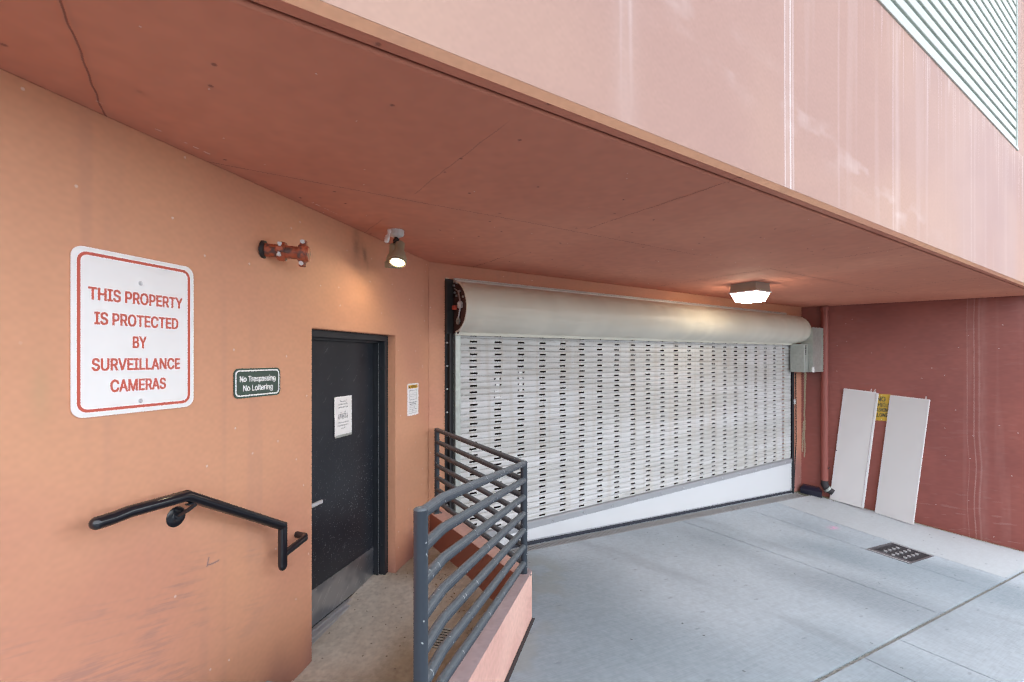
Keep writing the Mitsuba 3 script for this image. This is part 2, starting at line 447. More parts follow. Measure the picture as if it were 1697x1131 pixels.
mat('m_void', (0.02, 0.02, 0.02), 0.9)
mat('m_pit', (0.012, 0.012, 0.014), 0.9)
mat('m_grate', (0.12, 0.115, 0.125), 0.5, 0.3)
mat('m_trench', (0.33, 0.33, 0.33), 0.6, 0.2)
mat('m_nub', (0.52, 0.52, 0.53), 0.4, 0.4)
mat('m_joint', (0.11, 0.12, 0.085), 0.9)
mat('m_gravel', (0.31, 0.30, 0.28), 0.9)
mat('m_asphalt', (0.06, 0.06, 0.062), 0.85)
mat('m_sign_white', (0.93, 0.92, 0.91), 0.35)
mat('m_sign_red', (0.60, 0.11, 0.07), 0.4)
mat('m_green', (0.055, 0.090, 0.070), 0.4)
mat('m_yellow', (0.62, 0.40, 0.03), 0.45)
mat('m_orange', (0.80, 0.42, 0.02), 0.45)
mat('m_ink', (0.03, 0.03, 0.03), 0.6)
mat('m_grey_ink', (0.30, 0.30, 0.31), 0.6)
mat('m_pipe_red', (0.33, 0.10, 0.08), 0.45)
mat('m_bait', (0.012, 0.013, 0.030), 0.25)
mat('m_leaf', (0.17, 0.11, 0.05), 0.8)
mat('m_louver', (0.47, 0.52, 0.485), 0.4)
mat('m_bronze', (0.36, 0.32, 0.27), 0.45, 0.3)
mat('m_lamp_shell', (0.34, 0.31, 0.22), 0.35, 0.2)
mat('m_grey_plastic', (0.60, 0.60, 0.60), 0.4)
mat('m_chain', (0.45, 0.40, 0.28), 0.4, 0.5)

# ------------------------------------------------------------------ ground
R_end = R0 + DR * 3.02
curb_a, curb_d = np.array([0.10, -1.60]), np.array([-0.725, -0.688])
curb_out = curb_a + curb_d * ((2.95 - 1.60) / 0.688)
G = 0.0065                                                       # half a tooled joint
def slab(x0, x1):
    out = sg.Polygon([(0.10, -0.23), (7.62, -0.23), tuple(R0 + DR * 0.23 / 0.93335), tuple(R_end), (R_end[0], -2.95), tuple(curb_out), tuple(curb_a)])
    return out.intersection(sg.box(x0 + G, -2.945, x1 - G, 0.0))


drain_hole = sg.box(5.275, -2.285, 6.175, -1.825)
tag('driveway', 'broom-finished concrete driveway apron sloping from the roller door to the pavement joint', kind='structure')
for i, (a, b) in enumerate(((-9, 3.68), (3.68, 5.27), (5.27, 6.205), (6.205, 12))):
    add(num('driveway__slab', i), sheet(slab(a, b).difference(drain_hole), 0, 0.12), 'm_concrete')
add('driveway__joint_filler', sheet(sg.Polygon([(0.0, 0.3), (7.9, 0.3), tuple(R_end), (R_end[0], -2.945), (curb_out[0] - .02, -2.945), tuple(curb_a - 0.02)]).difference(drain_hole.buffer(-0.01)), -0.012, 0.15), 'm_joint')
add('driveway__sill', sheet(sg.box(0.10, -0.06, 7.25, 0.10), 0.0, 0.1), 'm_concrete')

SW0 = -2.972
tag('sidewalk', 'grey concrete pavement slabs beyond the gritty joint along the driveway', kind='structure')
xs = [-14, -10, -6.5, -3.2, 0.45, 1.955, 2.60, 5.9, 9.2, 12.5, 16, 20]
k = 0
for i in range(len(xs) - 1):
    if xs[i] >= -3.2 and xs[i] < 9:
        p1 = sg.box(xs[i] + G, -5.6, xs[i + 1] - G, SW0)
    else:
        p1 = sg.box(xs[i] + G, -5.6, xs[i + 1] - G, FACE_Y)
    add(num('sidewalk__slab', k), sheet(p1, -0.006, 0.12, 0.5), 'm_concrete'); k += 1
add('sidewalk__joint_bed', sheet(sg.box(-14, -5.6, 20, -2.93), -0.022, 0.05, 0.8), 'm_gravel')
rng = np.random.default_rng(5)
g = []
for i in range(1500):
    x, y, r = rng.uniform(-1.2, 8.7), rng.uniform(-2.974, -2.943), rng.uniform(0.003, 0.008)
    m = trimesh.creation.icosahedron(); m.apply_scale(r); m.apply_transform(trimesh.transformations.random_rotation_matrix(rng.random(3)))
    m.apply_translation([x, y, float(ground_z(x, -2.94)) - 0.016]); g.append(m)
add('joint_grit', cat(*g), 'm_gravel', label='fine grit lying in the joint between driveway and pavement', cat='grit', kind='stuff')
road = prism(sg.box(-90, -110, 90, -5.6), 0.2)
road.vertices[:, 2] += -1.81 - 0.138 * np.clip(road.vertices[:, 0], -45, 45) - 0.053 - 0.32
v, f = trimesh.remesh.subdivide_to_size(road.vertices, road.faces, 12)
add('road', trimesh.Trimesh(v, f, process=False), 'm_asphalt', label='dark asphalt street beyond the pavement', kind='structure')
kb = prism(sg.box(-14, -5.75, 20, -5.605), 0.3)
kb.vertices[:, 2] += -1.81 - 0.138 * kb.vertices[:, 0] - 0.06 - 0.3
add('kerb', kb, 'm_concrete', label='concrete kerb between pavement and street', kind='structure')

# landing in front of the door, sunk below the driveway, with steps up to the street
land_poly = sg.Polygon([(-0.02, -0.02), (0.10, -0.02), (0.0, -1.65), tuple(curb_a + curb_d * 1.9), tuple(DL * -3.9), (-0.02, -0.02)]).buffer(0).union(sg.Polygon([tuple(DL * a - NL * b) for a, b in ((-1.70, -0.05), (-0.66, -0.05), (-0.66, 0.31), (-1.70, 0.31))]))
add('landing_floor', sheet(land_poly, 0, 0.15, 0.3, landing_z), 'm_landing', label='stained sunken concrete landing in front of the black door', kind='structure')
tag('concrete_steps', 'pale concrete steps rising from the landing to the street', kind='structure')
z0 = -1.807
for i in range(3):
    s0 = -2.080 - 0.28 * i
    add(num('concrete_steps__tread', i), onL(box(s0 - (0.28 if i < 2 else 2.0), s0, -2.4, z0 + 0.15 * i, 0.006, 1.08, 0.012)), 'm_concrete')

# ------------------------------------------------------------------ walls
open_l = sg.box(-1.705, -3.2, -0.655, 0.195)
wl = sg.box(-4.50, -3.2, -0.005, CEIL - 0.002).difference(open_l)
m = onL(place(prism(wl, 0.32), np.array([0, 0, -0.32]), [1, 0, 0], [0, 1, 0], [0, 0, 1.0]))
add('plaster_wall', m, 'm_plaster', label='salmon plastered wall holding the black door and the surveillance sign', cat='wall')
add('plaster_wall__lintel_edge', onL(box(-1.705, -0.655, 0.190, 0.194, -0.11, -0.002)), 'm_plaster')

wb = sg.box(0.0, -3.2, 7.62, CEIL - 0.002).difference(sg.box(0.25, -3.3, 7.16, 0.62))
m = place(prism(wb, 0.25), np.array([0, 0.25, 0]), [1, 0, 0], UP, [0, -1.0, 0])
add('garage_wall', m, 'm_plaster', label='salmon wall strip round and above the white roller door', cat='wall')

m = onR(place(prism(sg.box(0.0, -3.9, 3.03, CEIL - 0.002), 0.3), np.array([0, 0, -0.3]), [1, 0, 0], [0, 1, 0], [0, 0, 1.0]))
add('red_wall', m, 'm_red', label='dark red side wall behind the two leaning white panels', cat='wall')

so = sg.Polygon([(-3.6, -2.855), (8.75, -2.855), (7.9, 0.2), (0.2, 0.2), (-3.9, -3.2)])
so = sg.Polygon([tuple(DL * -3.80 + NL * -0.02), (-2.95, -2.855), (8.75, -2.855), (7.75, 0.15), (0.1, 0.15)])
add('soffit', place(prism(sg.Polygon([(-3.7, -2.855), (8.75, -2.855), (8.75, 0.2), (-3.7, 0.2)]), 0.25), np.array([0, 0, CEIL]), [1, 0, 0], [0, 1.0, 0], UP), 'm_soffit',
    label='dark terracotta concrete ceiling over the driveway and the door', cat='ceiling')
add('soffit__edge_bead', tube([[-3.7, -2.856, CEIL + 0.004], [8.75, -2.856, CEIL + 0.004]], 0.011, 10), 'm_soffit', 40)
under = box(-3.7, 8.75, -2.9245, -2.878, CEIL + 0.003, CEIL + 0.0266)
add('soffit__drip_strip', under, 'm_soffit')

hole = sg.box(-2.4, 2.617, 6.72, 5.7)
face = sg.box(-16, CEIL + 0.027, 22, 9.5).difference(hole)
m = place(prism(face, 0.20), np.array([0, FACE_Y + 0.20, 0]), [1, 0, 0], UP, [0, -1.0, 0])
add('street_wall', m, 'm_fascia', label='faded pink street wall above the recess, streaked white by run-off', cat='wall')
ch = hull([[x, y, z] for x in (-3.7, 8.75) for y, z in ((FACE_Y + 0.001, CEIL + 0.0265), (FACE_Y + 0.0245, CEIL + 0.002), (FACE_Y + 0.0245, CEIL + 0.0265))])
add('street_wall__drip_edge', ch, 'm_plaster')
add('street_wall__left_pier', box(-16, -3.43, FACE_Y, FACE_Y + 0.2, -3.2, CEIL + 0.0268), 'm_fascia')
add('street_wall__right_pier', box(8.72, 22, FACE_Y, FACE_Y + 0.2, -5.5, CEIL + 0.0268), 'm_fascia')
add('street_wall__sun_block_body', box(-16, 22, FACE_Y + 0.205, 12, CEIL + 0.26, 9.49), 'm_fascia')  # unseen building mass, added to keep the sun off the street front

# garage behind the shutter
tag('garage_interior', 'dark parking garage behind the shutter slots', kind='structure')
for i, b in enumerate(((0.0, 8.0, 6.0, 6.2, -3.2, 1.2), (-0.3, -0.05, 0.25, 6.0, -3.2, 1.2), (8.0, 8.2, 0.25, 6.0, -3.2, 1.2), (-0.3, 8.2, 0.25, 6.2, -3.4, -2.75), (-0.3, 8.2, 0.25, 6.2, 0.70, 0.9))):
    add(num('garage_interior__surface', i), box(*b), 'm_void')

# kerb wall round the landing
def kerb_top(x, y): return np.where(y < -1.58, -1.535 + 0.136 * np.maximum(-(x - 0.1) * 0.725 - (y + 1.6) * 0.688, 0) - 0.0, -1.535)
ca, cd, cn = curb_a, curb_d, np.array([0.688, -0.725])
out0, out1 = ca, ca + cd * 2.2
poly1 = sg.Polygon([tuple(out0), tuple(out1), tuple(out1 - cn * 0.125), tuple(out0 - cn * 0.125 + cd * 0.05), (0.0, -0.004), (0.155, -0.004)])
poly1 = poly1.buffer(-0.02).buffer(0.02, quad_segs=3)
m = prism(poly1, 1.0)
v, f = trimesh.remesh.subdivide_to_size(m.vertices, m.faces, 0.15); m = trimesh.Trimesh(v, f, process=False)
topv = m.vertices[:, 2] > 0.5
m.vertices[:, 2] = np.where(topv, kerb_top(m.vertices[:, 0], m.vertices[:, 1]), -2.3)
v, f = m.vertices, m.faces
add('kerb_wall', m, 'm_curb', 30, label='low pink kerb wall carrying the pipe railing round the landing', cat='wall')
lin = sg.LineString([(0.0, -0.02), tuple(out0 - cn * 0.125 + cd * 0.05), tuple(out1 - cn * 0.125)]).buffer(0.004, cap_style=2, join_style=2)
m = prism(lin, 1.0)
m.vertices[:, 2] = np.where(m.vertices[:, 2] > 0.5, kerb_top(m.vertices[:, 0], m.vertices[:, 1]) - 0.004, -2.3)
add('kerb_wall__inner_face', m, 'm_curb_inside', label='brick-red painted inner face')
strip = sg.Polygon([tuple(out0 + cn * 0.002 + cd * 0.01), tuple(out1 + cn * 0.002), tuple(out1 + cn * 0.022), tuple(out0 + cn * 0.022 + cd * 0.01)])
add('kerb_wall__joint_strip', sheet(strip, 0.006, 0.05, 0.3), 'm_iron')

# ------------------------------------------------------------------ roller door
tag('roller_door', 'white perforated steel roller door with drum hood and sloping bottom skirt', 'roller door')
PITCH, NROW, NCOL, X0, X1 = 0.0661, 32, 22, 0.30, 7.14
zp = np.array([0.0, 0.0062, 0.0070, 0.0150, 0.0240, 0.0425, 0.054, 0.0625, 0.0655, 0.0661]) - 0.033
yp = -np.array([-0.006, -0.006, 0.0040, 0.0066, 0.0078, 0.0078, 0.0068, 0.0045, 0.0015, -0.006])
slots = [(0.485 + 0.3034 * i - 0.0435, 0.485 + 0.3034 * i + 0.0435) for i in range(NCOL)]
xp = np.array(sorted([X0, X1] + [x for s in slots for x in s] + [(X0 + slots[0][0]) / 2]))
nv = len(zp)
V = [[x, y, z] for x in xp for y, z in zip(yp, zp)]
F = []
for i in range(len(xp) - 1):
    isslot = any(abs(xp[i] - s[0]) < 1e-9 for s in slots)
    for j in range(nv - 1):
        if isslot and j == 4:
            continue
        a = i * nv + j
        F += [[a, a + nv, a + nv + 1], [a, a + nv + 1, a + 1]]
slat = trimesh.Trimesh(V, F, process=False)
ply = mikit.ply(slat, 'm_shutter', smooth=28)
for i in range(NROW):
    key = num('roller_door__slat', i)
    scene[key] = {**ply, 'to_world': T().translate([0.006 * math.sin(i * 2.4), -0.02, 0.232 - PITCH * i])}
zb = 0.232 - PITCH * (NROW - 0.5)
add('roller_door__bottom_bar', box(X0, X1, -0.052, 0.0, zb - 0.085, zb - 0.002, 0.006), 'm_aluminium')
for i in range(14):
    x = 0.55 + 0.487 * i
    b = lathe([(0, 0.012), (0.010, 0.011), (0.013, 0.005), (0.013, 0)], 10)
    add(num('roller_door__bottom_bar__bolt', i), place(b, np.array([x, -0.052, zb - 0.045]), [1, 0, 0], UP, [0, -1.0, 0]), 'm_steel')
zs = zb - 0.087
sk = sg.Polygon([(X0, zs), (X1, zs)] + [(x, float(ground_z(x, -0.03)) + 0.045) for x in np.linspace(X1, X0, 20)])
add('roller_door__skirt', place(prism(sk, 0.02), np.array([0, -0.018, 0]), [1, 0, 0], UP, [0, -1.0, 0]), 'm_skirt', label='white sheet-metal skirt that widens down the slope')
sl = sg.Polygon([(x, float(ground_z(x, -0.03)) + 0.043) for x in np.linspace(X0, X1, 20)] + [(x, float(ground_z(x, -0.03)) + 0.004) for x in np.linspace(X1, X0, 20)])
add('roller_door__skirt__seal', place(prism(sl, 0.03), np.array([0, -0.012, 0]), [1, 0, 0], UP, [0, -1.0, 0]), 'm_seal')
ss = sg.Polygon([(x, float(ground_z(x, -0.03)) + 0.060) for x in np.linspace(X0, X1, 20)] + [(x, float(ground_z(x, -0.03)) + 0.046) for x in np.linspace(X1, X0, 20)])
add('roller_door__skirt__trim', place(prism(ss, 0.006), np.array([0, -0.039, 0]), [1, 0, 0], UP, [0, -1.0, 0]), 'm_aluminium')

# hood over the drum
th = np.linspace(0, 1, 26)
prof = [(0.010, 0.800), (0.010, 0.772)]
ctrl = np.array([(0.05, 0.775), (0.17, 0.742), (0.27, 0.665), (0.325, 0.56), (0.335, 0.47), (0.30, 0.37), (0.215, 0.295), (0.12, 0.262)])
from scipy.interpolate import CubicSpline
cs = CubicSpline(np.linspace(0, 1, len(ctrl)), ctrl)
prof = [tuple(q) for q in cs(th)] + [(0.085, 0.258), (0.082, 0.226)]
pr = np.array(prof)
HX0, HX1 = 0.25, 7.23
nx = np.linspace(HX0, HX1, 30)
def ring(x, inset=0.0):
    c = pr.mean(0); q = pr + inset * (c - pr) / np.linalg.norm(c - pr, axis=1, keepdims=True)
    return [[x, -a, b] for a, b in q]
V = []; F = []
n = len(pr)
for x in nx: V += ring(x)
for i in range(len(nx) - 1):
    for j in range(n - 1):
        a = i * n + j; F += [[a, a + n, a + n + 1], [a, a + n + 1, a + 1]]
o = len(V); V += ring(HX0, 0.012); V += ring(HX1 - 0.0, 0.012)
for j in range(n - 1):                              # rolled rims at both ends
    F += [[j, o + j, o + j + 1], [j, o + j + 1, j + 1]]
add('roller_door__hood', trimesh.Trimesh(V, F, process=False), 'm_hood', 35)
capv = ring(HX1 - 0.004) ; cpoly = sg.Polygon([(q[1], q[2]) for q in capv] + [(-0.01, 0.24), (-0.01, 0.775)]).buffer(0)
add('roller_door__hood__end_cap', place(prism(cpoly, 0.003), np.array([HX1 - 0.006, 0, 0]), [0, 1.0, 0], UP, [1.0, 0, 0]), 'm_hood')
add('roller_door__flashing', box(0.262, 6.95, -0.045, -0.001, 0.768, 0.812, 0.004), 'm_shutter')
add('roller_door__drum', cyl([0.34, -0.17, 0.50], [7.2, -0.17, 0.50], 0.115, 24), 'm_dark', 40)
add('roller_door__hood__rim', tube([[HX0 - 0.004, q[1] * 0.985, q[2]] for q in ring(HX0)[:-2]], 0.006, 8), 'm_hood', 40)
# head plate and gearing at the open left end of the hood
pl = sg.Polygon([(0.0, 0.80), (-0.05, 0.785), (-0.20, 0.70), (-0.285, 0.56), (-0.28, 0.42), (-0.19, 0.31), (-0.09, 0.24), (0.0, 0.24)])
add('roller_door__head_plate', place(prism(pl, 0.012), np.array([0.268, 0, 0]), [0, 1.0, 0], UP, [1.0, 0, 0]), 'm_brown', label='dark head plate with bolts and spring gear inside the open hood end')
add('roller_door__head_plate__wall_angle', cat(box(0.171, 0.262, -0.012, 0.0, 0.24, 0.80), box(0.171, 0.183, -0.045, -0.002, 0.24, 0.77)), 'm_dark')
def bolt(p, d, r=0.012, h=0.014):
    x, y, z = axes(d)
    return place(lathe([(0, h), (r * 0.75, h * 0.9), (r, h * 0.4), (r, 0)], 10), np.asarray(p, float), x, y, z)
bl = [(-0.03, 0.735), (-0.09, 0.755), (-0.045, 0.66), (-0.085, 0.625), (-0.15, 0.665), (-0.13, 0.35), (-0.23, 0.60)]
for i, (y, z) in enumerate(bl):
    add(num('roller_door__head_plate__bolt', i), bolt([0.267, y, z], [-1, 0, 0], 0.013, 0.02), 'm_steel', 40)
add('roller_door__head_plate__bearing', cat(box(0.232, 0.267, -0.215, -0.155, 0.49, 0.555, 0.006)), 'm_grey_plastic')
add('roller_door__head_plate__spring_block', box(0.232, 0.267, -0.09, -0.03, 0.485, 0.53, 0.006), 'm_sign_red')
add('roller_door__head_plate__lever', cat(tube([[0.25, -0.06, 0.70], [0.25, -0.15, 0.66], [0.25, -0.19, 0.55], [0.25, -0.185, 0.49], [0.25, -0.14, 0.38]], 0.008, 8)), 'm_steel', 40)
add('roller_door__head_plate__ring', place(lathe([(0.020, 0), (0.034, 0), (0.034, 0.016), (0.020, 0.016), (0.020, 0)], 20), np.array([0.245, -0.135, 0.365]), [0, 1.0, 0], UP, [1.0, 0, 0]), 'm_galv', 30)
add('roller_door__wall_washer', place(lathe([(0.010, 0.006), (0.024, 0.006), (0.026, 0), (0.010, 0)], 18), np.array([0.195, 0, 0.79]), [1, 0, 0], UP, [0, -1.0, 0]), 'm_hood', 30)
# guides
gl = cat(box(0.171, 0.265, -0.010, -0.001, -2.10, 0.24), box(0.200, 0.212, -0.055, -0.010, -2.10, 0.24))
add('roller_door__guide', gl, 'm_dark', label='black steel guide at the left of the door')
add('roller_door__guide__channel', cat(box(0.262, 0.318, -0.062, -0.052, -2.10, 0.245), box(0.262, 0.272, -0.052, -0.002, -2.10, 0.245)), 'm_galv')
for i in range(8):
    add(num('roller_door__guide__bolt', i), cat(bolt([0.188, -0.010, 0.15 - 0.235 * i], [0, -1, 0], 0.011, 0.022)), 'm_steel', 40)
add('roller_door__guide_001', cat(box(7.135, 7.185, -0.062, -0.052, -2.50, 0.24), box(7.175, 7.195, -0.052, -0.002, -2.50, 0.24)), 'm_frame', label='grey guide channel at the right of the door')
add('roller_door__guide_001__latch', box(7.165, 7.20, -0.082, -0.0625, -0.86, -0.77, 0.004), 'm_white')
for i, (c, r0, r1) in enumerate(((1, 7, 8), (1, 8, 9), (1, 9, 10), (1, 10, 11), (2, 6, 7), (2, 7, 8), (2, 8, 9), (2, 9, 10))):
    x = 0.485 + 0.3034 * c
    rr = np.random.default_rng(i)
    w0, w1 = (0.042, 0.042) if rr.random() < 0.5 else (0.030, 0.018)
    zc = 0.232 - PITCH * r0
    add(num('roller_door__tape', i), box(x - w0, x + w1, -0.0335, -0.032, zc - 0.0085, zc + 0.0085), 'm_white')
add('roller_door__hinge_roller', cat(place(lathe([(0, 0.03), (0.018, 0.03), (0.022, 0.02), (0.022, 0), (0, 0)], 14), np.array([7.10, -0.03, -2.42]), [1, 0, 0], UP, [0, -1.0, 0]), box(7.11, 7.21, -0.05, -0.03, -2.435, -2.405, 0.004)), 'm_steel', 30)

# drain along the door
tag('trench_drain', 'long slotted iron trench drain along the foot of the roller door', 'drain')
add('trench_drain__channel', sheet(sg.box(0.13, -0.225, 7.3, -0.065), -0.03, 0.08), 'm_pit')
add('trench_drain__frame', sheet(sg.box(0.13, -0.228, 7.3, -0.214), 0.002, 0.05), 'm_trench')
add('trench_drain__frame_001', sheet(sg.box(0.13, -0.078, 7.3, -0.066), 0.002, 0.05), 'm_trench')
bars = []
for i in range(162):
    x = 0.15 + i * 0.044
    bars.append(sheet(sg.box(x, -0.2135, x + 0.024, -0.0785), -0.001, 0.02, 1.0))
add('trench_drain__grating', cat(*bars), 'm_trench', kind='stuff')

# ------------------------------------------------------------------ operator box, chain, cable, pipe, bait box
tag('operator_box', 'galvanised door operator box below the right end of the hood', 'box')
add('operator_box__cover', cat(box(7.21, 7.60, -0.36, -0.16, -0.262, 0.540, 0.006)), 'm_galv', label='taller galvanised cover')
add('operator_box__cover__lip', cat(box(7.205, 7.222, -0.372, -0.358, -0.262, 0.54), box(7.588, 7.606, -0.372, -0.358, -0.262, 0.54), box(7.222, 7.588, -0.372, -0.358, 0.52, 0.54)), 'm_galv')
add('operator_box__side_plate', cat(box(7.04, 7.20, -0.30, -0.06, -0.262, 0.245, 0.005)), 'm_galv')
add('operator_box__side_plate__slot', box(7.085, 7.105, -0.304, -0.298, 0.05, 0.22), 'm_dark')
add('operator_box__latch', box(7.15, 7.215, -0.395, -0.3725, -0.262, -0.165, 0.004), 'm_white')
tag('hoist_chain', 'slack brass coloured hoist chain hanging below the operator box', 'chain')
link = trimesh.creation.torus(0.011, 0.0032, 12, 6)
link.apply_transform(np.diag([1, 1.6, 1, 1]))
ch = []
for i in range(66):
    z = -0.27 - i * 0.0235
    x = 7.275 + 0.012 * math.sin(i * 0.35) * (i > 20)
    a = place(link, np.array([x, -0.20, z]), [1, 0, 0], UP, [0, -1.0, 0]) if i % 2 else place(link, np.array([x, -0.20, z]), [0, 1.0, 0], UP, [1.0, 0, 0])
    ch.append(a)
    if i < 26 or 38 < i < 62:
        x2 = 7.335 - 0.0022 * i
        ch.append(place(link, np.array([x2, -0.195, z + 0.01]), [1, 0, 0] if i % 2 else [0, 1.0, 0], UP, [0, -1.0, 0] if i % 2 else [1.0, 0, 0]))
add('hoist_chain__links', cat(*ch), 'm_chain', 30, kind='stuff')
add('black_cable', tube([[7.33, -0.02, -0.28], [7.345, -0.02, -0.9], [7.34, -0.025, -1.55], [7.25, -0.03, -2.30], [7.225, -0.04, -2.42]], 0.009, 8), 'm_dark', 50, label='thin black cable running down beside the roller door guide', cat='cable')
bx = [ptR(0.377, 0, 0.075)]
tag('drain_pipe', 'red painted drain pipe running down the corner to a dark outlet', 'pipe')
def dp(z): return ptR(0.368, z, 0.075)
add('drain_pipe__pipe', cyl(dp(0.945), dp(-2.27), 0.057, 24), 'm_pipe_red', 40)
add('drain_pipe__coupling', cat(cyl(dp(0.86), dp(0.925), 0.068, 24), cyl(dp(0.80), dp(0.815), 0.063, 24)), 'm_pipe_red', 40)
add('drain_pipe__elbow', tube([dp(-2.26), dp(-2.33), ptR(0.41, -2.41, 0.08), ptR(0.50, -2.46, 0.085)], 0.060, 16), 'm_iron', 50)
add('drain_pipe__elbow__clamp', cat(tube([ptR(0.40, -2.40, 0.08), ptR(0.43, -2.43, 0.08)], 0.069, 16), bolt(ptR(0.43, -2.38, 0.15), NR.tolist() + [0], 0.014, 0.03)), 'm_galv', 40)
add('drain_pipe__strap', cat(cyl(dp(-0.08), dp(-0.055), 0.0595, 24)), 'm_pipe_red', 40)
add('drain_pipe__bolt', bolt(ptR(0.43, -2.02, 0.10), NR.tolist() + [0], 0.014, 0.03), 'm_iron', 40)
tag('bait_box', 'black plastic bait box in the corner beside the drain pipe', 'box')
bc = R0 + DR * 0.16 + NR * 0.115
bz = float(ground_z(*bc)) - 0.005
bod = hull([[x, y, z] for z, k in ((0, 1.0), (0.07, 0.97)) for x in (-0.17 * k, 0.17 * k) for y in (-0.09 * k, 0.09 * k)])
lid = hull([[x, y, 0.072] for x in (-0.172, 0.172) for y in (-0.092, 0.092)] + [[x, y, 0.150] for x in (-0.125, 0.125) for y in (-0.045, 0.075)] + [[x, y, 0.09] for x in (-0.168, 0.168) for y in (-0.09, 0.09)])
def put_box(m): return place(m, v3(bc, bz), v3(DR, -0.1) / np.linalg.norm(v3(DR, -0.1)), np.cross([0, 0, 1.0], v3(DR)), UP)
add('bait_box__body', put_box(bod), 'm_bait')
add('bait_box__lid', put_box(lid), 'm_bait')

# ------------------------------------------------------------------ yellow notice and the two white panels on the red wall
tag('parking_notice', 'yellow notice in black letters half hidden between the two white panels', 'sign')
add('parking_notice__plate', onR(place(prism(rrect(1.045, 1.335, -1.105, -0.640, 0.02), 0.004), np.array([0, 0, 0.004]), [1, 0, 0], [0, 1, 0], [0, 0, 1.0])), 'm_yellow')
tl = text_lines(['NO', 'VEHICLE', 'WASHING', 'ALLOWED'], 1.19, [0.080, 0.062, 0.062, 0.062], [-0.765, -0.855, -0.945, -1.035], 0.0015, True, [0.115, 0.235, 0.24, 0.24])
add_text('parking_notice__lettering', tl, 0.0085, onR, 'm_ink', 0.002)
for i, z in enumerate((-0.662, -1.083)):
    add(num('parking_notice__screw', i), onR(place(lathe([(0, 0.004), (0.006, 0.003), (0.008, 0)], 10), np.array([1.19, z, 0.008]), [1, 0, 0], [0, 1, 0], [0, 0, 1.0])), 'm_steel')


def leaning_panel(name, label, BL, BR, TL, TR, pins, rail=False, group=None):
    BL, BR, TL, TR = (np.asarray(q, float) for q in (BL, BR, TL, TR))
    x = BR - BL; w = np.linalg.norm(x); x /= w
    y = (TL + TR) / 2 - (BL + BR) / 2; y -= x * (y @ x); h = np.linalg.norm(y); y /= h
    z = np.cross(x, y)
    tag(name, label, 'panel', group)
    if rail:
        w -= 0.036
    add(name + '__board', place(box(0, w, 0, h, -0.03, 0, 0.003), BL, x, y, z), 'm_panel')
    for i, px in enumerate(pins):
        add(num(name + '__pin', i), place(cyl([px, h - 0.002, -0.015], [px, h + 0.045, -0.015], 0.006, 8), BL, x, y, z), 'm_white', 40)
    return BL, x, y, z, w, h


a = leaning_panel('white_panel', 'white closet door panel leaning on the red wall, nearer the drain pipe', (7.665, -0.447, -2.586), (7.722, -0.952, -2.633), (7.800, -0.618, -0.555), (7.856, -1.123, -0.601), [0.40, 0.455], True)
BL, x, y, z, w, h = a
add('white_panel__edge_rail', place(box(w + 0.006, w + 0.036, 0.0, h - 0.015, -0.034, 0.002, 0.002), BL, x, y, z), 'm_white')
add('white_panel__pull', place(box(0.002, 0.022, h * 0.44, h * 0.44 + 0.012, 0.0, 0.012), BL, x, y, z), 'm_dark')
a = leaning_panel('white_panel_001', 'white closet door panel leaning on the red wall, nearer the street', (7.860, -1.067, -2.697), (7.810, -1.608, -2.736), (8.032, -1.231, -0.644), (7.982, -1.772, -0.683), [0.49])

# ------------------------------------------------------------------ floor grate
tag('drain_grate', 'square black iron drain grate set in the driveway near the red wall', 'drain')
gx0, gx1, gy0, gy1 = 5.28, 6.17, -2.28, -1.83
add('drain_grate__pit', sheet(sg.box(gx0, gy0, gx1, gy1), -0.16, 0.05), 'm_pit')
fr = sg.box(gx0, gy0, gx1, gy1).difference(sg.box(gx0 + 0.13, gy0 + 0.022, gx1 - 0.055, gy1 - 0.022))
add('drain_grate__frame', sheet(fr, 0.001, 0.05), 'm_grate')
for i, (xa, xb) in enumerate(((gx0 + 0.004, gx0 + 0.030), (gx1 - 0.046, gx1 - 0.036), (gx1 - 0.018, gx1 - 0.008))):
    add(num('drain_grate__rim', i), sheet(sg.box(xa, gy0 + .004, xb, gy1 - .004), 0.006, 0.02), 'm_nub')
ix0, ix1, iy0, iy1 = gx0 + 0.13, gx1 - 0.055, gy0 + 0.022, gy1 - 0.022
nb = 10
for i in range(nb + 1):
    x = ix0 + i * (ix1 - ix0) / nb
    add(num('drain_grate__bar', i), sheet(sg.box(x - 0.0075, iy0, x + 0.0075, iy1), -0.008, 0.04), 'm_grate')
for i in range(3):
    y = iy0 + (i + 1) * (iy1 - iy0) / 4
    add(num('drain_grate__cross_bar', i), sheet(sg.box(ix0, y - 0.010, ix1, y + 0.010), -0.0125, 0.03), 'm_grate')
k = 0
for i in range(1, nb):
    for j in range(3):
        if (i + j) % 2 == 0:
            x, y = ix0 + i * (ix1 - ix0) / nb, iy0 + (j + 1) * (iy1 - iy0) / 4
            add(num('drain_grate__nub', k), sheet(sg.Point(x, y).buffer(0.021, quad_segs=3), 0.002, 0.02), 'm_nub'); k += 1
